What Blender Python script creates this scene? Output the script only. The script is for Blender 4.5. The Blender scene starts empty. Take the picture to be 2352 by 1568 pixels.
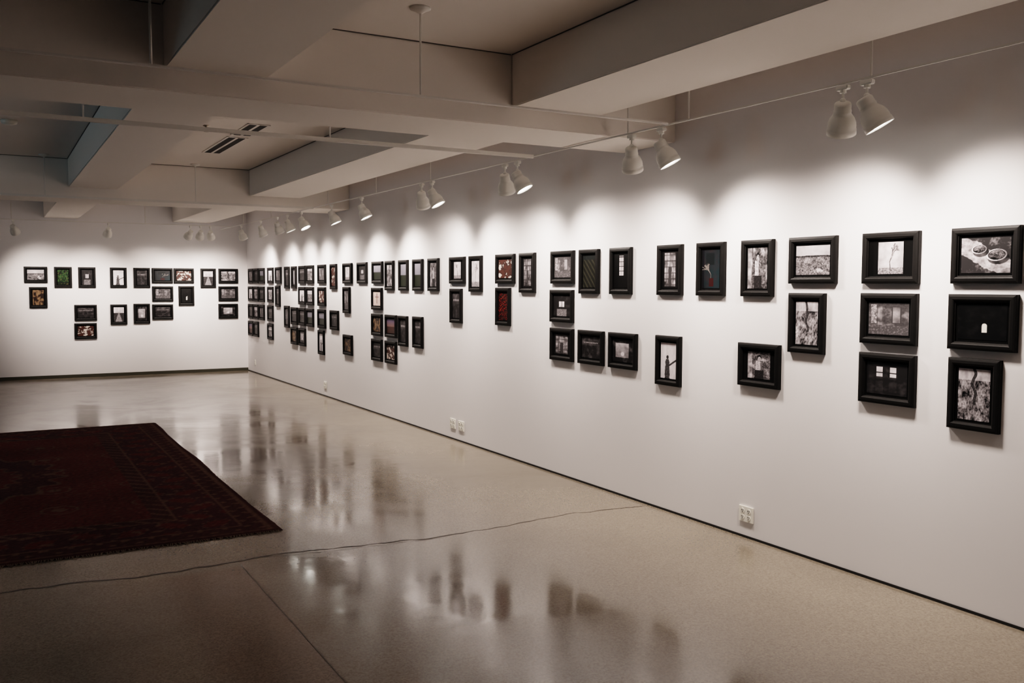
import bpy, bmesh, math, random
from mathutils import Vector, Matrix, Euler, noise
random.seed(7)
C = bpy.context.scene.collection
W, L, H = 4.14, 17.26, 1.6
ZC = 3.02
# ------------------------------------------------------------------ camera
yaw, pitch, roll = math.radians(29.56), math.radians(3.518), math.radians(0.163)
R = Matrix.Rotation(-yaw,3,'Z') @ Matrix.Rotation(math.pi/2-pitch,3,'X') @ Matrix.Rotation(roll,3,'Z')
cam_d = bpy.data.cameras.new("camera"); cam_d.sensor_width = 36; cam_d.lens = 32.27
cam = bpy.data.objects.new("camera", cam_d); C.objects.link(cam)
cam.matrix_world = Matrix.Translation((0,0,H)) @ R.to_4x4()
cam_d.clip_start = 0.05
bpy.context.scene.camera = cam
# survey of the walls: photo measurements -> metres along / above the wall
def ray(u,v): return R @ Vector((u-1176, 784-v, -2108))
def on_right(u,v):
    r = ray(u,v); k = W/r.x; return r.y*k, H+r.z*k
def on_back(u,v):
    r = ray(u,v); k = L/r.y; return r.x*k, H+r.z*k

# ------------------------------------------------------------------ materials
def mat(name, col, rough=0.5, metal=0.0, spec=0.5, emit=None, es=0):
    m = bpy.data.materials.new(name); m.use_nodes = True
    b = m.node_tree.nodes["Principled BSDF"]
    b.inputs["Base Color"].default_value = (*col,1)
    b.inputs["Roughness"].default_value = rough
    b.inputs["Metallic"].default_value = metal
    b.inputs["Specular IOR Level"].default_value = spec
    if emit:
        b.inputs["Emission Color"].default_value = (*emit,1)
        b.inputs["Emission Strength"].default_value = es
    return m
def add_noise(m, scale, amt, bump=0.0, detail=4, bscale=None):
    nt = m.node_tree; b = nt.nodes["Principled BSDF"]
    tc = nt.nodes.new("ShaderNodeTexCoord")
    n = nt.nodes.new("ShaderNodeTexNoise"); n.inputs["Scale"].default_value = scale; n.inputs["Detail"].default_value = detail
    nt.links.new(tc.outputs["Object"], n.inputs["Vector"])
    c = b.inputs["Base Color"].default_value[:3]
    mx = nt.nodes.new("ShaderNodeMix"); mx.data_type='RGBA'
    mx.inputs["A"].default_value = (*[x*(1-amt) for x in c],1)
    mx.inputs["B"].default_value = (*[min(1,x*(1+amt)) for x in c],1)
    nt.links.new(n.outputs["Fac"], mx.inputs["Factor"])
    nt.links.new(mx.outputs["Result"], b.inputs["Base Color"])
    if bump:
        n2 = nt.nodes.new("ShaderNodeTexNoise"); n2.inputs["Scale"].default_value = bscale or scale*8
        nt.links.new(tc.outputs["Object"], n2.inputs["Vector"])
        bp = nt.nodes.new("ShaderNodeBump"); bp.inputs["Strength"].default_value = bump; bp.inputs["Distance"].default_value=0.002
        nt.links.new(n2.outputs["Fac"], bp.inputs["Height"]); nt.links.new(bp.outputs["Normal"], b.inputs["Normal"])
    return m
M_wall = add_noise(mat("wall_paint",(0.80,0.768,0.765),0.8,spec=0.15), 0.8, 0.02, 0.08, bscale=60)
M_ceil = add_noise(mat("ceiling_paint",(0.85,0.80,0.75),0.85,spec=0.1), 0.6, 0.03, 0.08, bscale=40)
M_base = mat("baseboard_dark",(0.05,0.047,0.032),0.5)
M_reveal = mat("reveal_black",(0.012,0.011,0.010),0.6)
M_gap = mat("ceiling_gap",(0.16,0.14,0.13),0.8)
M_frame = add_noise(mat("black_wood",(0.005,0.0045,0.0042),0.55,spec=0.22), 30, 0.4, 0.15, bscale=120)
M_mat = mat("black_mat",(0.002,0.002,0.002),0.8,spec=0.1)
M_track = mat("track_white",(0.78,0.75,0.71),0.5)
M_lamp = mat("lamp_white_enamel",(0.90,0.88,0.83),0.35)
M_lens = mat("lamp_lens",(1,1,1),0.3,emit=(1.0,0.95,0.88),es=14)
M_plate = mat("outlet_plastic",(0.86,0.83,0.76),0.35)
M_slot = mat("slot_black",(0.01,0.01,0.01),0.7)
M_vent = mat("vent_white",(0.82,0.78,0.74),0.6)
M_chrome = mat("sprinkler_metal",(0.35,0.3,0.25),0.3,metal=0.9)
M_fringe = mat("rug_fringe",(0.16,0.12,0.09),0.9,spec=0.1)
M_crack = mat("crack_dark",(0.07,0.055,0.042),0.5,spec=0.3)
M_joint = mat("joint_dark",(0.12,0.10,0.08),0.5,spec=0.3)
def attr_mat(name, rough, spec, bump=None):
    m = mat(name,(1,1,1),rough,spec=spec); nt=m.node_tree
    a = nt.nodes.new("ShaderNodeAttribute"); a.attribute_name="Col"
    nt.links.new(a.outputs["Color"], nt.nodes["Principled BSDF"].inputs["Base Color"])
    if bump:
        tc = nt.nodes.new("ShaderNodeTexCoord")
        n = nt.nodes.new("ShaderNodeTexNoise"); n.inputs["Scale"].default_value=bump
        nt.links.new(tc.outputs["Object"], n.inputs["Vector"])
        bp = nt.nodes.new("ShaderNodeBump"); bp.inputs["Strength"].default_value=0.6; bp.inputs["Distance"].default_value=0.004
        nt.links.new(n.outputs["Fac"], bp.inputs["Height"]); nt.links.new(bp.outputs["Normal"], nt.nodes["Principled BSDF"].inputs["Normal"])
    return m
M_print = attr_mat("photo_paper",0.45,0.2)
M_rug = attr_mat("rug_wool",0.95,0.05,bump=90)

# floor material
M_floor = bpy.data.materials.new("polished_concrete"); M_floor.use_nodes=True
nt=M_floor.node_tree; b=nt.nodes["Principled BSDF"]
def N(t): return nt.nodes.new(t)
def Lk(a,b_): nt.links.new(a,b_)
tc=N("ShaderNodeTexCoord")
def noi(scale,detail=4,rough=0.5,dist=0):
    n=N("ShaderNodeTexNoise"); n.inputs["Scale"].default_value=scale; n.inputs["Detail"].default_value=detail
    n.inputs["Roughness"].default_value=rough; n.inputs["Distortion"].default_value=dist
    Lk(tc.outputs["Object"],n.inputs["Vector"]); return n
def ramp(src,pts):
    r=N("ShaderNodeValToRGB"); e=r.color_ramp.elements
    e[0].position=pts[0][0]; e[0].color=(*pts[0][1],1); e[1].position=pts[-1][0]; e[1].color=(*pts[-1][1],1)
    for p,c in pts[1:-1]:
        x=e.new(p); x.color=(*c,1)
    Lk(src,r.inputs["Fac"]); return r
def mix(kind,fac,a,b2):
    m=N("ShaderNodeMix"); m.data_type='RGBA'; m.blend_type=kind
    if isinstance(fac,float): m.inputs["Factor"].default_value=fac
    else: Lk(fac,m.inputs["Factor"])
    Lk(a,m.inputs["A"]); Lk(b2,m.inputs["B"]); return m.outputs["Result"]
def mapr(src,a,b2,c=0.0,d=1.0):
    m=N("ShaderNodeMapRange"); m.interpolation_type='SMOOTHSTEP'
    for k,v in zip(("From Min","From Max","To Min","To Max"),(a,b2,c,d)): m.inputs[k].default_value=v
    Lk(src,m.inputs["Value"]); return m.outputs["Result"]
def mul(a,b2):
    m=N("ShaderNodeMath"); m.operation='MULTIPLY'; Lk(a,m.inputs[0]); Lk(b2,m.inputs[1]); return m.outputs[0]
big=ramp(noi(0.55,5,0.55,0.6).outputs["Fac"],[(0.3,(0.172,0.143,0.111)),(0.7,(0.242,0.203,0.160))])
spk=N("ShaderNodeTexVoronoi"); spk.inputs["Scale"].default_value=140; Lk(tc.outputs["Object"],spk.inputs["Vector"])
spr=ramp(spk.outputs["Color"],[(0.15,(0.66,0.64,0.62)),(0.5,(1,1,1)),(0.85,(1.22,1.19,1.15))])
base=mix('MULTIPLY',0.55,big.outputs["Color"],spr.outputs["Color"])
fine=ramp(noi(60,3).outputs["Fac"],[(0.35,(0.83,0.83,0.83)),(0.65,(1.1,1.1,1.1))])
base=mix('MULTIPLY',0.55,base,fine.outputs["Color"])
# one narrow slab of slightly redder concrete beside the control joint
sp=N("ShaderNodeSeparateXYZ"); Lk(tc.outputs["Object"],sp.inputs[0])
slab=mul(mul(mapr(sp.outputs["X"],0.66,0.86),mapr(sp.outputs["X"],1.195,1.205,1.0,0.0)),mapr(sp.outputs["Y"],5.15,5.29,1.0,0.0))
tint=N("ShaderNodeRGB"); tint.outputs[0].default_value=(0.94,0.82,0.79,1)
base=mix('MULTIPLY',slab,base,tint.outputs[0])
Lk(base,b.inputs["Base Color"])
rg=ramp(noi(0.9,6,0.6,1.0).outputs["Fac"],[(0.38,(0.10,)*3),(0.62,(0.215,)*3)])
Lk(rg.outputs["Color"],b.inputs["Roughness"])
b.inputs["Specular IOR Level"].default_value=1.0
bn=noi(5,4); bp=N("ShaderNodeBump"); bp.inputs["Strength"].default_value=0.11; bp.inputs["Distance"].default_value=0.01
Lk(bn.outputs["Fac"],bp.inputs["Height"]); Lk(bp.outputs["Normal"],b.inputs["Normal"])

# ------------------------------------------------------------------ helpers
def link(o, parent=None):
    C.objects.link(o)
    if parent: o.parent = parent
    return o
def mesh_obj(name, bm, m, parent=None, smooth=False, loc=None):
    me = bpy.data.meshes.new(name); bm.to_mesh(me); bm.free()
    if m: me.materials.append(m)
    if smooth:
        for p in me.polygons: p.use_smooth=True
    o = bpy.data.objects.new(name, me); link(o,parent)
    if loc is not None: o.location = loc
    return o
def bm_box(bm, c, s):
    r = bmesh.ops.create_cube(bm, size=1, matrix=Matrix.Translation(c) @ Matrix.Diagonal((*s,1)))
    return r
def box(name,x0,x1,y0,y1,z0,z1,m,parent=None,bevel=0):
    bm=bmesh.new(); bm_box(bm,((x0+x1)/2,(y0+y1)/2,(z0+z1)/2),(x1-x0,y1-y0,z1-z0))
    if bevel: bmesh.ops.bevel(bm,geom=bm.edges[:],offset=bevel,segments=2,affect='EDGES')
    return mesh_obj(name,bm,m,parent)
def tag(o,label,cat,group=None):
    o["label"]=label; o["category"]=cat
    if group: o["group"]=group
def struct(o,label=None):
    o["kind"]="structure"
    if label: o["label"]=label
def cyl(bm, p0, p1, r, seg=12):
    p0=Vector(p0); p1=Vector(p1); d=p1-p0
    mt=Matrix.Translation((p0+p1)/2) @ d.to_track_quat('Z','Y').to_matrix().to_4x4()
    bmesh.ops.create_cone(bm,cap_ends=True,segments=seg,radius1=r,radius2=r,depth=d.length,matrix=mt)
def lathe(bm, prof, seg=28):
    rings=[]
    for r,z in prof:
        if r<1e-6: rings.append([bm.verts.new((0,0,z))])
        else: rings.append([bm.verts.new((r*math.cos(2*math.pi*i/seg), r*math.sin(2*math.pi*i/seg), z)) for i in range(seg)])
    for a,b2 in zip(rings,rings[1:]):
        for i in range(seg):
            j=(i+1)%seg
            if len(a)==1 and len(b2)==1: continue
            if len(a)==1: bm.faces.new((a[0],b2[i],b2[j]))
            elif len(b2)==1: bm.faces.new((a[i],a[j],b2[0]))
            else: bm.faces.new((a[i],a[j],b2[j],b2[i]))
    bmesh.ops.recalc_face_normals(bm,faces=bm.faces[:])

# ------------------------------------------------------------------ room shell
XL, YN = -7.0, -4.0
o=box("floor",XL,W+0.2,YN,L+0.2,-0.1,0,M_floor); struct(o,"polished speckled concrete floor"); floor=o
o=box("ceiling",XL,W+0.2,YN,L+0.2,ZC,ZC+0.1,M_ceil); struct(o,"off-white painted ceiling")
o=box("wall_right",W,W+0.2,YN,L+0.2,0,ZC,M_wall); struct(o,"long white gallery wall")
o=box("wall_back",XL,W,L,L+0.2,0,ZC,M_wall); struct(o,"white end wall of the gallery")
o=box("baseboard_right",W-0.006,W,YN,L,0,0.014,M_reveal); struct(o,"thin dark reveal at the wall foot")
o=box("baseboard_back",XL,W-0.006,L-0.015,L,0,0.055,M_base); struct(o,"dark low baseboard")
ti=1
def beam(x0,x1,y0,y1,z0):
    global ti
    o=box("trim_%d"%ti,x0,x1,y0,y1,z0,ZC,M_ceil,bevel=0.006); struct(o,"painted ceiling beam"); ti+=1
ZX, ZY = 2.585, 2.70
cross=[(-1.7,-1.05),(5.02,5.62),(11.65,12.45)]
for y0,y1 in cross: beam(XL,W,y0,y1,ZX)
segs=[(-1.05,5.02),(5.62,11.65),(12.45,L)]
for x0,x1 in [(-1.95,-1.4),(0.80,1.32),(2.84,3.48)]:
    for y0,y1 in segs: beam(x0,x1,y0,y1,ZY)
# thin dark reveals where the ceiling panels meet the beams
def reveal(x0,x1,y0,y1):
    global ti
    o=box("trim_%d"%ti,x0,x1,y0,y1,ZC-0.005,ZC-0.0005,M_gap); struct(o,"thin shadow gap along the ceiling edge"); ti+=1
for (y0,y1) in segs:
    for bx in (0.80,2.84): reveal(bx-0.006,bx-0.0005,y0+0.01,y1-0.01)
for yb in (5.02,11.65):
    for xa,xb in((-1.38,0.79),(1.33,2.83)): reveal(xa,xb,yb-0.006,yb-0.0005)

# floor crack and joints (thin ribbons lying in the floor surface)
def ribbon(name,pts,w,m,jit=0.0,step=0.02,z=0.0012,sd=0):
    bm=bmesh.new(); P=[]
    for (x0,y0),(x1,y1) in zip(pts,pts[1:]):
        n=max(1,int(math.hypot(x1-x0,y1-y0)/step))
        for i in range(n):
            t=i/n; P.append(Vector((x0+(x1-x0)*t,y0+(y1-y0)*t,z)))
    P.append(Vector((*pts[-1],z)))
    prev=None
    for i,p in enumerate(P):
        q=P[min(i+1,len(P)-1)]-P[max(i-1,0)]; nrm=Vector((-q.y,q.x,0)).normalized()
        sv=Vector((sd,0,0))
        off=nrm*(jit*noise.noise(p*1.3+sv)+jit*0.45*noise.noise(p*7+sv)+jit*0.15*noise.noise(p*25+sv))
        ww=w*(0.35+abs(noise.noise(p*5+Vector((3,1,2))))*2.2) if jit else w
        a=bm.verts.new(p+off+nrm*ww/2); c=bm.verts.new(p+off-nrm*ww/2)
        if prev: bm.faces.new((prev[0],prev[1],c,a))
        prev=(a,c)
    return mesh_obj(name,bm,m,floor)
ribbon("crack",[(-0.9,5.40),(0.04,5.37),(0.86,5.30),(1.43,5.36),(2.38,5.25),(3.27,5.29),(4.09,5.27)],0.011,M_crack,jit=0.08)
ribbon("crack",[(1.3,5.34),(1.9,5.24),(2.45,5.22)],0.006,M_crack,jit=0.05,sd=9,z=0.0014)
ribbon("control_joint",[(1.2,2.2),(1.2,5.25)],0.004,M_joint)

# ------------------------------------------------------------------ rug
RX0,RX1,RY0,RY1=-2.05,1.605,5.86,11.15
def rug_col(x,y):
    w=RX1-RX0; h=RY1-RY0; e=min(x,w-x,y,h-y)
    nz=noise.noise(Vector((x*14,y*14,0))); n2=noise.noise(Vector((x*40,y*40,4)))
    red=(0.078,0.022,0.020); nav=(0.052,0.020,0.021); tan=(0.096,0.052,0.041); dk=(0.052,0.021,0.020)
    if e<0.05: c=dk
    elif e<0.07: c=tan
    elif e<0.20: c = tan if math.sin(x*42)*math.sin(y*42)>0.62 else dk
    elif e<0.22: c=tan
    elif e<0.55:
        q=math.sin(x*12+0.6*math.sin(y*12))*math.sin(y*12+0.6*math.sin(x*12))
        c = red if abs(q)>0.6 else (tan if 0.45<abs(q)<0.5 else nav)
        if nz>0.45: c=tan
    elif e<0.57: c=tan
    elif e<0.68: c = tan if math.sin((x+y)*40)>0.8 else dk
    elif e<0.69: c=tan
    else:
        cx,cy=abs(x-w/2),abs(y-h/2)
        r=math.hypot(cx/0.9,cy/1.3); a=math.atan2(cy,cx)
        lob=r*(1+0.08*math.cos(a*16))
        c=red
        if lob<0.75: c=nav
        if 0.72<lob<0.76: c=tan
        if lob<0.42: c=red
        if 0.40<lob<0.43: c=tan
        rr=math.hypot((cx+0.3)%0.6-0.3,(cy+0.35)%0.7-0.35)
        if 0.11<rr<0.125: c=tan
        if rr<0.05: c=tan
        if abs(nz)<0.035 : c=tuple(0.5*p+0.5*q for p,q in zip(c,tan))
    wear=0.25*noise.noise(Vector((x*1.7,y*1.7,9)))
    k=1.3*(1+0.5*n2+wear)
    return (c[0]*k,c[1]*k,c[2]*k,1)
nx,ny=210,300
vs=[];fs=[];cols=[]
for j in range(ny+1):
    for i in range(nx+1):
        x=(RX1-RX0)*i/nx; y=(RY1-RY0)*j/ny
        wob=0.016*noise.noise(Vector((x*1.5,y*1.2,1)))+0.004*noise.noise(Vector((x*12,y*12,1))) if j in(0,ny) or i in (0,nx) else 0
        z=0.011+0.0015*noise.noise(Vector((x*2,y*2,3)))
        if i in(0,nx) or j in(0,ny): z=0.003
        vs.append((RX0+x+(wob if i in (0,nx) else 0),RY0+y+(wob if j in (0,ny) else 0),z)); cols.append(rug_col(x,y))
for j in range(ny):
    for i in range(nx):
        a=j*(nx+1)+i; fs.append((a,a+1,a+nx+2,a+nx+1))
n0=len(vs)
loop=[i for i in range(nx+1)]+[j*(nx+1)+nx for j in range(1,ny+1)]+[ny*(nx+1)+i for i in range(nx-1,-1,-1)]+[j*(nx+1) for j in range(ny-1,0,-1)]
for k in loop: vs.append((vs[k][0],vs[k][1],0.0)); cols.append((0.02,0.006,0.006,1))
for a in range(len(loop)):
    b2=(a+1)%len(loop); fs.append((loop[a],n0+a,n0+b2,loop[b2]))
me=bpy.data.meshes.new("rug"); me.from_pydata(vs,[],fs); me.update()
ca=me.color_attributes.new("Col",'FLOAT_COLOR','POINT'); ca.data.foreach_set("color",[c for q in cols for c in q])
me.materials.append(M_rug); rug=bpy.data.objects.new("rug",me); link(rug)
tag(rug,"large dark red oriental rug with fringed ends on the concrete floor","rug")
bm=bmesh.new()
for ye,sg in((RY0,-1),(RY1,1)):
    x=RX0+0.01
    while x<RX1-0.01:
        ln=random.uniform(0.03,0.07); dx=random.uniform(-0.02,0.02); w=0.006
        ys=ye-sg*0.012
        v=[bm.verts.new(p) for p in((x,ys,0.008),(x+w,ys,0.008),(x+w+dx*.6,ys+sg*ln*.6,0.005),(x+dx*.6,ys+sg*ln*.6,0.005),(x+w*.7+dx,ys+sg*ln,0.001),(x+dx,ys+sg*ln,0.001))]
        bm.faces.new(v[0:4]); bm.faces.new((v[3],v[2],v[4],v[5])); x+=random.uniform(0.009,0.014)
fr=mesh_obj("fringe",bm,M_fringe,rug); fr["kind"]="stuff"; fr["label"]="pale knotted yarn fringe"

# ------------------------------------------------------------------ picture frames
FW,FH=0.35,0.27
def moulding(w,h):
    bm=bmesh.new()
    prof=[(0,0.0),(0,0.021),(0.003,0.026),(0.012,0.029),(0.025,0.030),(0.031,0.027),(0.035,0.019),(0.038,0.018),(0.038,0.006)]
    rings=[]
    for off,d in prof:
        a=w/2-off; c=h/2-off
        rings.append([bm.verts.new(p) for p in((-a,-d,-c),(a,-d,-c),(a,-d,c),(-a,-d,c))])
    for r0,r1 in zip(rings,rings[1:]):
        for i in range(4):
            j=(i+1)%4; bm.faces.new((r0[i],r0[j],r1[j],r1[i]))
    bm.faces.new(rings[0])
    bmesh.ops.recalc_face_normals(bm,faces=bm.faces[:])
    me=bpy.data.meshes.new("picture_frame"); bm.to_mesh(me); bm.free(); me.materials.append(M_frame); return me
def matboard(w,h):
    bm=bmesh.new(); a=w/2-0.039; c=h/2-0.039
    bm_box(bm,(0,-0.009,0),(2*a,0.004,2*c))
    me=bpy.data.meshes.new("mat_board"); bm.to_mesh(me); bm.free(); me.materials.append(M_mat); return me
ME={'L':moulding(FW,FH),'P':moulding(FH,FW)}
MM={'L':matboard(FW,FH),'P':matboard(FH,FW)}
def nf(x,y,s,seed): return noise.noise(Vector((x*s,y*s,seed*7.3)))
def fb(x,y,s,seed): return nf(x,y,s,seed)+0.5*nf(x,y,s*2.1,seed+1)+0.25*nf(x,y,s*4.3,seed+2)
def g(v): v=max(0,min(1,v)); v=v**1.55; return (v*0.94,v*0.86,v*0.89)
def inr(x,y,a,b2,c,d): return a<=x<=b2 and c<=y<=d
def seg_d(x,y,x0,y0,x1,y1):
    dx,dy=x1-x0,y1-y0; t=max(0,min(1,((x-x0)*dx+(y-y0)*dy)/(dx*dx+dy*dy))); return math.hypot(x-x0-t*dx,y-y0-t*dy),t
_tree={}
def tree_segs(seed):
    if seed in _tree: return _tree[seed]
    r=random.Random(seed*31); S=[]
    def grow(x,y,a,l,w,d):
        x1=x+math.cos(a)*l; y1=y+math.sin(a)*l; S.append((x,y,x1,y1,w))
        if d>0:
            for k in range(r.choice((2,3))): grow(x1,y1,a+r.uniform(-.75,.75),l*r.uniform(.6,.85),w*.62,d-1)
    grow(0.5,0.12,math.pi/2+r.uniform(-.15,.15),0.26,0.026,4)
    _tree[seed]=S; return S
def paint(kind,x,y,s):
    n=fb(x,y,5,s); f=nf(x,y,22,s)+0.6*nf(x,y,47,s+3)
    if kind=='land':
        hz=0.66+0.03*nf(x,0,3,s)
        if y>hz: return g(0.8-0.25*abs(x-.5)+0.1*n)
        if y>hz-0.06: return g(0.12+0.15*f)
        if inr(x,y,0.62,0.8,0.1,0.4) and n>0: return g(0.7+.3*f)
        return g(0.32+0.2*n+0.3*f)
    if kind=='tree':
        v=0.78-0.35*abs(x-.5)+0.12*n
        if y<0.2: v=0.40+0.3*f
        for x0,y0,x1,y1,w in tree_segs(s):
            if abs(x-x0)<.35 and abs(y-y0)<.35:
                d,t=seg_d(x,y,x0,y0,x1,y1)
                if d<max(w*(1-.4*t),0.008)*1.0: v=min(v,0.24)
        return g(v)
    if kind=='tinywin':
        if inr(x,y,0.5,0.60,0.22,0.42) or math.hypot(x-.55,(y-.42)*1.0)<0.05: return (0.95,0.88,0.8)
        return g(0.02+0.03*max(0,n))
    if kind=='pots':
        # tilted still life: two pans on a board
        xr=x*.94+y*.20-.08; yr=y*.94-x*.20+.12
        for cx,cy,rx in((0.40,0.68,.15),(0.70,0.45,.20)):
            d=math.hypot((xr-cx)/rx,(yr-cy)/(rx*.8)); d2=math.hypot((xr-cx-.02)/rx,(yr-cy+.09)/(rx*.8))
            if d<0.75: return g(0.22+0.40*(yr-cy)/rx+0.25*f+.2*n)
            if d<0.85: return g(0.10+.1*n)
            if d<1.0: return g(0.70-0.35*(xr-cx)/rx+.15*f)
            if d2<1.05: return g(0.14+0.15*n)
        ln=y-(0.95-0.75*x)
        if abs(ln+0.12)<0.30+0.08*n: return g(0.55+0.35*n+0.15*f)
        return g(0.10+0.25*max(0,n+.6*f))
    if kind=='windows':
        for cx in(0.32,0.66):
            if inr(x,y,cx-0.08,cx+0.07,0.5,0.88): return g(0.85+.2*n) if abs(y-.69)>.02 and y>.56 else g(.12)
            if inr(x,y,cx-0.10,cx+0.09,0.1,0.42): return g(0.11+.06*n)
        return g(0.07+0.08*max(0,n))
    if kind=='room':
        if inr(x,y,0.06,0.20,0.35,0.95): return g(0.42+0.3*f)
        if inr(x,y,0.24,0.34,0.3,0.9): return g(0.28+0.3*n)
        if inr(x,y,0.58,0.82,0.35,0.9): return g(0.36+0.2*n) if min(x-.58,.82-x,y-.35,.9-y)>.03 else g(.14)
        if y<0.3: return g(0.18+0.2*max(0,f))
        return g(0.16+0.25*max(0,n)+0.05*f)
    if kind=='door':
        if inr(x,y,0.42,0.62,0.12,0.9): return g(0.8+0.2*n) if (abs(x-.52)>.012) else g(.1)
        return g(0.02+0.12*max(0,n))
    if kind=='grid':
        if inr(x,y,0.14,0.86,0.05,0.97):
            if abs((x*5)%1-.5)<0.09 or abs((y*6)%1-.5)<0.07: return g(0.13)
            v=0.46+0.35*n-0.35*abs(y-.55)
            if abs(x-.5)<0.10+.06*n and y<.6: v=0.14
            return g(v)
        return g(0.04)
    if kind=='dimgrid':
        if inr(x,y,0.38,0.72,0.35,0.95):
            if abs(((x-.38)*6)%1-.5)>.42 or abs(((y-.35)*7)%1-.5)>0.42: return g(0.03)
            return g(0.75+.2*n)
        return g(0.015)
    if kind=='vase':
        if inr(x,y,0.40,0.66,0.05,0.26): return (0.028,0.007,0.007)
        for x0,y0,x1,y1,w in tree_segs(s):
            d,t=seg_d(x,(y-.2)*1.6+.1,x0,y0,x1,y1)
            if d<0.009: return (0.15,0.13,0.12)
        if inr(x,y,0.22,0.7,0.62,0.92): return (0.006,0.008,0.009)
        return (0.012+.006*n,0.013+0.010*x*(1-y),0.015+0.012*x*(1-y)) if x>0.1 else (0.006,0.006,0.008)
    if kind=='person':
        hx=.52; 
        if math.hypot((x-hx)/.8,(y-.74))<0.09: return g(0.55+0.3*f)
        if math.hypot((x-hx)/.9,(y-.79))<0.10: return g(0.04)
        if abs(x-hx)<0.16+0.03*n and 0.32<y<0.68: return g(0.66+0.3*f) if x<hx+.05 else g(.28+.3*f)
        if abs(x-hx)<0.2 and y<=.32: return g(0.08+.1*max(0,f))
        if x<.2: return g(0.5+.4*n)
        return g(0.20+0.5*max(0,n)+0.2*f)
    if kind=='fig':
        if math.hypot((x-.45)*.7,(y-.60)*1.0)<0.055: return g(.12)
        if abs(x-.44)<0.13+0.20*(0.4-y)*.6+.04*nf(0,y,12,s) and y<0.55: return g(0.14+.25*max(0,f))
        if abs(y-.35-.35*(x-.5))<.03 and x>.45: return g(.15)
        return g(0.86+0.1*n)
    if kind=='field':
        q=max(0,math.sin((x*1.0+y*1.3)*20+2.5*y*y)+.5*f)
        return (0.010+0.019*q,0.010+0.018*q,0.008+.012*q) if y<.88 else (.01,.012,.012)
    if kind=='red':
        if f>0.40: return (0.40,0.03,0.02)
        if f<-.62: return (.30,.13,.08)
        return (0.018,0.003,0.003) if n>.2 else (0.005,0.003,0.003)
    if kind=='redwhite':
        if n>0.24: return (0.60,0.50,0.45)
        return (0.065,0.026,0.02) if n<-0.1 else (0.03,0.017,0.015)
    if kind=='sunset':
        if y>0.45: return (0.18-0.18*(y-.45),0.10-0.06*(y-.45),0.08+0.1*(y-.45))
        return (0.04+0.05*max(0,n),0.02,0.016)
    if kind=='dusk':
        if y>0.5: return (0.09+.12*y,0.09+.11*y,0.115+.115*y)
        return (0.014+.01*f,0.015+0.015*max(0,f),0.011)
    if kind=='cross':
        if abs(x-.5)<0.05 and 0.15<y<0.9 or abs(y-.62)<.05 and abs(x-.5)<.25: return (0.12,0.06,0.05)
        return (0.60+.1*n,0.46+.1*n,0.42)
    if kind=='green':
        q=abs(math.sin(math.atan2(y-.1,x-.5)*7+n*3))
        if q>0.8 and y>0.2: return (0.035,0.080*q,0.025)
        return (0.13,0.10,0.04) if f>0.45 else (0.006,0.011,0.006)
    if kind=='warm':
        return (0.14+0.13*n,0.085+0.09*n,0.05+.05*n) if n>-0.05 else (0.02,0.012,0.009)
    if kind=='dark':
        if inr(x,y,.1,.9,.7,.76): return g(.34+.3*f)
        return g(0.07+0.14*max(0,n)+.04*f) if y<0.6 else g(0.10+0.16*y*max(0,.3+n))
    if kind=='road':
        if y>0.6: return g(0.7+.2*n)
        if abs(x-.5)<0.05+0.5*(0.6-y): return g(0.4+.2*f)
        return g(0.1+.15*max(0,f))
    if kind=='still':
        if math.hypot((x-.5)/.9,(y-.36)*1.1)<0.10: return g(0.85)
        if inr(x,y,.15,.8,.2,.85): return g(0.38+.35*y+.2*n-.3*abs(x-.5))
        return g(0.06+0.2*max(0,n))
    if kind=='arch':
        if abs(x-.5)<.16 and y>.45 and y<.72 and abs(x-.5)>.02: return g(0.75+.2*n)
        if y<0.35 and abs(x-.5)<.3: return g(0.25+.3*max(0,f))
        return g(0.06+.08*max(0,n))
    # 'mono'
    v=0.36+0.42*n+0.32*f
    if y>0.78: v=0.65+.25*n
    if abs(x-.5-.12*nf(0,y,5,s))<.05 and y>.3: v=.14+.1*f
    return g(v)
names={'land':'monochrome landscape','tree':'pale tree study','tinywin':'tiny bright window in darkness','pots':'cooking pots on a board',
 'windows':'two windows in a dark room','room':'dim interior room','door':'bright doorway','grid':'barred window','dimgrid':'bright panes in darkness',
 'vase':'red vase by a blue-green window','person':'seated person','fig':'standing figure against pale sky','field':'green furrowed field','red':'glowing red lights',
 'redwhite':'red and white interior','sunset':'orange sunset','dusk':'dusk sky over grass','cross':'cross against pink sky','green':'green leafy plant','warm':'warm golden still life',
 'dark':'very dark night scene','road':'road to the horizon','still':'small pale object in dim room','arch':'bright openings in a dark hall','mono':'high-contrast monochrome foliage'}
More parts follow.
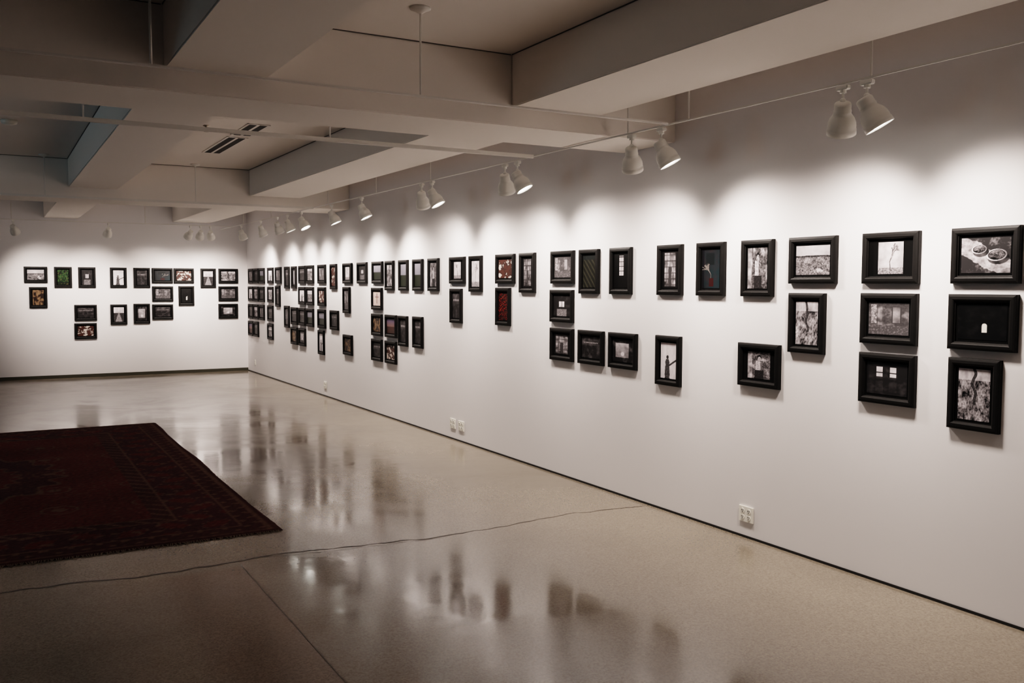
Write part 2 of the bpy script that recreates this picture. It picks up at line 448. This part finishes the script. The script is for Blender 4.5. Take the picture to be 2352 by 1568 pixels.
def make_frame(wall,a,z,ori,kind,seed,size=None,res=24):
    o=bpy.data.objects.new("picture_frame",ME[ori]); link(o)
    m=bpy.data.objects.new("mat_board",MM[ori]); link(m,o)
    if size is None: size=(0.25,0.168) if ori=='L' else (0.165,0.25)
    w,h=size
    nx_=max(4,int(res*w/0.2)); nz_=max(4,int(res*h/0.2))
    vs=[];cs=[];fs=[]
    for j in range(nz_+1):
        for i in range(nx_+1):
            x=i/nx_; y=j/nz_
            vs.append(((x-.5)*w,0,(y-.5)*h)); c=paint(kind,x,y,seed)
            cs+= [max(0,min(1,q))*0.85 for q in c]+[1]
    for j in range(nz_):
        for i in range(nx_):
            q=j*(nx_+1)+i; fs.append((q,q+1,q+nx_+2,q+nx_+1))
    me=bpy.data.meshes.new("photo_print"); me.from_pydata(vs,[],fs); me.update()
    ca=me.color_attributes.new("Col",'FLOAT_COLOR','POINT'); ca.data.foreach_set("color",cs)
    me.materials.append(M_print)
    p=bpy.data.objects.new("photo_print",me); link(p,o); p.location=(0,-0.0125,0)
    p["label"]="photograph of "+names.get(kind,kind)
    if wall=='R': o.location=(W,a,z); o.rotation_euler=(0,0,-math.pi/2)
    else: o.location=(a,L,z)
    tag(o,"black wooden frame with %s, %s"%(names.get(kind,kind),"landscape format" if ori=='L' else "portrait format"),"picture frame","black framed photographs on the gallery walls")
RF=[(2267,590,'L','pots'),(2259,743,'L','tinywin'),(2240,906,'P','mono'),(2049,595,'L','tree'),(2044,733,'L','room'),(2040,871,'L','windows'),
(1870,600,'L','land'),(1856,742,'P','mono'),(1743,614,'P','person'),(1746,845,'L','person'),(1636,615,'P','vase'),(1542,617,'P','grid'),(1538,828,'P','fig'),
(1429,619,'P','dimgrid'),(1433,809,'L','still'),(1356,620,'P','field'),(1360,801,'L','dark'),(1295,613,'L','room'),(1293,702,'L','arch'),(1293,791,'L','grid'),
(1214,623,'P','grid'),(1163,618,'L','redwhite'),(1158,704,'P','red'),(1095,625,'P','tree'),(1053,620,'L','tree'),(1050,702,'P','dark'),(998,627,'P','person'),
(962,629,'P','dusk'),(962,763,'P','dark'),(929,628,'P','dusk'),(928,760,'P','dark'),(897,629,'P','mono'),(900,748,'L','sunset'),(900,811,'L','redwhite'),
(869,626,'L','dusk'),(868,686,'L','cross'),(868,745,'L','warm'),(868,805,'L','dark'),(834,627,'L','arch'),(800,627,'L','tree'),(798,689,'P','room'),(801,793,'L','warm'),
(768,634,'P','redwhite'),(770,736,'L','dark'),(741,629,'L','room'),(741,681,'L','redwhite'),(741,732,'L','dusk'),(740,786,'P','fig'),(714,631,'L','mono'),(714,680,'L','land'),
(714,729,'L','dusk'),(696,632,'L','dark'),(696,680,'L','fig'),(696,728,'L','dark'),(696,774,'L','still'),(677,636,'P','door'),(678,727,'L','dark'),(678,772,'L','warm'),
(661,636,'P','dark'),(661,727,'P','room'),(641,633,'L','room'),(640,680,'P','dark'),(623,633,'L','fig'),(623,676,'L','mono'),(623,719,'L','dark'),(623,761,'L','land'),
(603,634,'L','dusk'),(603,674,'L','dark'),(603,715,'L','room'),(590,634,'L','dark'),(590,674,'L','mono'),(590,715,'L','land'),(590,753,'L','dark'),
(578,634,'L','room'),(578,674,'L','fig'),(578,714,'L','dark'),(578,753,'L','sunset')]
BF=[(82,635,'L','land'),(88,683,'P','warm'),(145,639,'P','green'),(200,638,'P','arch'),(197,718,'L','dark'),(197,759,'L','redwhite'),(272,639,'P','fig'),(273,722,'P','road'),
(326,639,'P','dark'),(326,720,'P','still'),(373,635,'L','vase'),(374,675,'L','room'),(374,715,'L','dark'),(422,635,'L','redwhite'),(428,679,'P','tinywin'),(478,639,'P','road'),
(524,635,'L','mono'),(524,675,'L','room'),(524,713,'L','still')]
TOP=1.883
def snap(z,ori):
    rows=[1.748,1.427,1.107,0.795] if ori=='L' else [TOP-FW/2]
    for r in rows:
        if abs(z-r)<0.035: return r
    return z
for i,(u,v,o_,k) in enumerate(RF):
    y,z=on_right(u,v); z=snap(z,o_)
    sz=(0.155,0.168) if (k=='tree' and o_=='L') else (0.19,0.165) if k=='person' and o_=='L' else None
    make_frame('R',y,z,o_,k,i+1,sz,res=130 if u>1700 else 80 if u>1250 else 40 if u>900 else 20)
for i,(u,v,o_,k) in enumerate(BF):
    x,z=on_back(u,v); z=snap(z,o_)
    make_frame('B',x,z,o_,k,i+101,None,res=22)

# ------------------------------------------------------------------ lighting tracks
ZT=2.568
def track(p0,p1,rods,label,canopy=True,hh=0.010):
    p0=Vector(p0);p1=Vector(p1); bm=bmesh.new()
    ax=0 if abs(p1.x-p0.x)>abs(p1.y-p0.y) else 1
    c=(p0+p1)/2; ln=(p1-p0).length
    s=(ln,0.020,hh) if ax==0 else (0.014,ln,hh)
    bm_box(bm,(0,0,0.010-hh/2),s)
    s2=(ln,0.010,0.003) if ax==0 else (0.008,ln,0.003)
    bm_box(bm,(0,0,0.010-hh-0.001),s2)
    o=mesh_obj("lighting_track",bm,M_track,loc=c)
    tag(o,label,"lighting track")
    for x,y,zt in rods:
        bm=bmesh.new(); cyl(bm,(0,0,0.008),(0,0,zt-ZT),0.006,8)
        r=mesh_obj("suspension_rod",bm,M_track,o,loc=(x-c.x,y-c.y,0))
        if canopy:
            bm=bmesh.new(); lathe(bm,[(0,zt-ZT),(0.055,zt-ZT),(0.055,zt-ZT-0.008),(0.03,zt-ZT-0.018),(0.012,zt-ZT-0.03),(0,zt-ZT-0.03)],20)
            mesh_obj("ceiling_canopy",bm,M_track,o,smooth=True,loc=(x-c.x,y-c.y,0))
XT=3.60
ycross=[4.42,6.00,11.42]
track((XT,-1,ZT),(XT,16.9,ZT),[(XT,y,ZC) for y in(1.2,2.96,4.25,4.84,7.9,9.29,10.9,13.5,15.2)],"white lighting track hung parallel to the long wall",hh=0.007)
for yy,rods in zip(ycross,[(0.65,1.96,-1.0),(0.5,2.0,-0.9),(0.55,2.15,-0.9)]):
    track((XL+1,yy,ZT),(XT-0.02,yy,ZT),[(x,yy,ZC) for x in rods],"white lighting track hung across the room from slim rods",hh=0.009 if yy<5 else 0.024)
track((XL+1,15.9,ZT),(XT-0.02,15.9,ZT),[(x,15.9,ZC) for x in(0.3,2.2,-1.0)],"white lighting track hung in front of the end wall")

# ------------------------------------------------------------------ spotlights
def tmpl_mesh(name,bm,m,smooth=True):
    me=bpy.data.meshes.new(name); bm.to_mesh(me); bm.free(); me.materials.append(m)
    for p in me.polygons: p.use_smooth=smooth
    return me
bm=bmesh.new(); bm_box(bm,(0,0,-0.010),(0.030,0.07,0.022)); bmesh.ops.bevel(bm,geom=bm.edges[:],offset=0.004,segments=2,affect='EDGES')
cyl(bm,(0,0,-0.020),(0,0,-0.036),0.016,14); me_ad=tmpl_mesh("track_adapter",bm,M_lamp,False)
bm=bmesh.new(); cyl(bm,(0,0,-0.034),(0,0,-0.072),0.006,10)
bmesh.ops.create_uvsphere(bm,u_segments=14,v_segments=8,radius=0.015,matrix=Matrix.Translation((0,0,-0.072))); me_st=tmpl_mesh("swivel_stem",bm,M_lamp)
bm=bmesh.new()
lathe(bm,[(0,-0.068),(0.030,-0.068),(0.037,-0.064),(0.040,-0.056),(0.040,-0.030),(0.042,-0.027),(0.042,-0.020),(0.040,-0.016),(0.047,-0.004),(0.058,0.012),(0.065,0.032),(0.067,0.050),(0.066,0.064),(0.069,0.066),(0.070,0.090),(0.065,0.090),(0.063,0.080),(0.055,0.074),(0.03,0.05),(0,0.045)],32)
me_ho=tmpl_mesh("lamp_housing",bm,M_lamp)
bm=bmesh.new(); lathe(bm,[(0,0.087),(0.03,0.085),(0.050,0.080),(0.060,0.074),(0,0.073)],28); me_le=tmpl_mesh("lamp_lens",bm,M_lens)
def spot(x,y,aim,power=45,size=78,group="white track spotlights",soft=0.10):
    e=bpy.data.objects.new("track_spotlight",None); e.empty_display_size=0.1; link(e); e.location=(x,y,ZT-0.006)
    for nm,me in(("track_adapter",me_ad),("swivel_stem",me_st)):
        link(bpy.data.objects.new(nm,me),e)
    piv=Vector((0,0,-0.09)); d=(Vector(aim)-(Vector((x,y,ZT-0.006))+piv)).normalized()
    q=d.to_track_quat('Z','Y')
    cpos=piv+d*0.035+Vector((0,0,-0.02))
    for nm,me in(("lamp_housing",me_ho),("lamp_lens",me_le)):
        k=bpy.data.objects.new(nm,me); link(k,e); k.location=cpos; k.rotation_mode='QUATERNION'; k.rotation_quaternion=q
    ld=bpy.data.lights.new("bulb_light",'SPOT'); ld.energy=power; ld.spot_size=math.radians(size); ld.spot_blend=1.0; ld.shadow_soft_size=soft
    ld.color=(1.0,0.885,0.81)
    lo=bpy.data.objects.new("bulb_light",ld); link(lo,e); lo.location=cpos+d*0.106
    lo.rotation_mode='QUATERNION'; lo.rotation_quaternion=(-d).to_track_quat('Z','Y')
    tag(e,"white enamel track spotlight aimed at the framed photographs","spotlight",group)
    return e
for y,ya,pw in [(0.6,0.1,60),(1.6,1.2,62),(2.98,2.45,80),(3.12,3.65,85),(4.50,4.05,85),(4.80,5.35,70),(6.27,5.75,72),(6.47,7.0,76),(7.86,7.4,75),(8.10,8.8,75),(9.73,9.4,90),(10.76,10.5,90),(12.0,11.5,75),(12.66,12.5,75),(13.18,13.5,75),(14.1,14.4,85),(15.35,15.8,85)]:
    spot(XT,y,(W,ya,1.14),power=pw,size=122)
for x,xa in [(-1.6,-1.8),(0.32,0.84),(1.65,1.5),(2.90,2.45),(3.06,3.1),(3.22,3.6)]:
    spot(x,15.9,(xa,L,1.38),power=112,size=72)

# ------------------------------------------------------------------ ceiling fittings
def vent(y0,y1):
    xc=2.12; w=0.20; bm=bmesh.new()
    for a,b2 in((-w/2,-w/2+0.02),(-0.012,0.012),(w/2-0.02,w/2)): bm_box(bm,((a+b2)/2,0,-0.003),(b2-a,y1-y0,0.006))
    for yy in(-(y1-y0)/2+0.012,(y1-y0)/2-0.012): bm_box(bm,(0,yy,-0.0033),(w,0.024,0.0066))
    o=mesh_obj("ceiling_vent",bm,M_vent,loc=(xc,(y0+y1)/2,ZC)); tag(o,"white linear slot air diffuser with black slots in the ceiling","air vent","linear slot diffusers in the ceiling")
    for sx in(-0.046,0.046):
        bm=bmesh.new(); bm_box(bm,(sx,0,-0.0025),(0.067,y1-y0-0.05,0.005)); mesh_obj("slot",bm,M_slot,o)
vent(8.30,9.00); vent(9.12,10.35)
bm=bmesh.new(); lathe(bm,[(0,0),(0.065,0),(0.068,-0.01),(0.06,-0.03),(0.03,-0.042),(0,-0.044)],28)
o=mesh_obj("smoke_detector",bm,M_plate,smooth=True,loc=(0.18,9.2,ZC)); tag(o,"round white smoke detector on the ceiling","smoke detector")
bm=bmesh.new(); lathe(bm,[(0,0),(0.035,0),(0.035,-0.004),(0.012,-0.012),(0.010,-0.035),(0.004,-0.05),(0.022,-0.055),(0.022,-0.058),(0,-0.06)],20)
o=mesh_obj("fire_sprinkler",bm,M_chrome,smooth=True,loc=(1.72,8.6,ZC)); tag(o,"small brass fire sprinkler head on the ceiling","sprinkler")

# ------------------------------------------------------------------ outlets
def outlet(u,v,gangs,kind="duplex"):
    y,z=on_right(u,v); w=0.07 if gangs==1 else 0.125
    bm=bmesh.new(); bm_box(bm,(0,-0.005,0),(w,0.010,0.100)); bmesh.ops.bevel(bm,geom=bm.edges[:],offset=0.002,segments=2,affect='EDGES')
    o=mesh_obj("wall_outlet",bm,M_plate); o.location=(W,y,z); o.rotation_euler=(0,0,-math.pi/2)
    tag(o,"%s ivory electrical outlet plate low on the white wall"%("double" if gangs==2 else "single"),"electrical outlet","outlets along the long wall")
    for gx in ([0] if gangs==1 else [-0.027,0.027]):
        for gz in(-0.020,0.020):
            bm=bmesh.new(); cyl(bm,(gx,-0.009,gz),(gx,-0.0125,gz),0.0165,20)
            s=mesh_obj("socket",bm,M_plate,o)
            bm=bmesh.new(); bm_box(bm,(gx-0.006,-0.0127,gz+0.003),(0.004,0.001,0.011)); bm_box(bm,(gx+0.006,-0.0127,gz+0.003),(0.004,0.001,0.011))
            cyl(bm,(gx,-0.0121,gz-0.009),(gx,-0.0131,gz-0.009),0.0035,10)
            mesh_obj("slots",bm,M_slot,s)
outlet(1715,1180,2); outlet(1041,972,2); outlet(1060,978,2); outlet(748,884,2); outlet(587,832,1)

# ------------------------------------------------------------------ ambient
w=bpy.data.worlds.new("world"); bpy.context.scene.world=w; w.use_nodes=True
w.node_tree.nodes["Background"].inputs["Color"].default_value=(0.62,0.66,0.72,1)
w.node_tree.nodes["Background"].inputs["Strength"].default_value=0.03
ld=bpy.data.lights.new("daylight_spill",'AREA'); ld.energy=20; ld.size=1.5; ld.color=(0.6,0.86,1.0)
lo=bpy.data.objects.new("daylight_spill",ld); link(lo); lo.location=(-5.5,8.5,1.2)
lo.rotation_euler=(Vector((0.3,9.0,3.0))-Vector(lo.location)).to_track_quat('-Z','Y').to_euler()
vs_=bpy.context.scene.view_settings
vs_.view_transform='Filmic'; vs_.look='High Contrast'; vs_.exposure=0.28; vs_.gamma=1
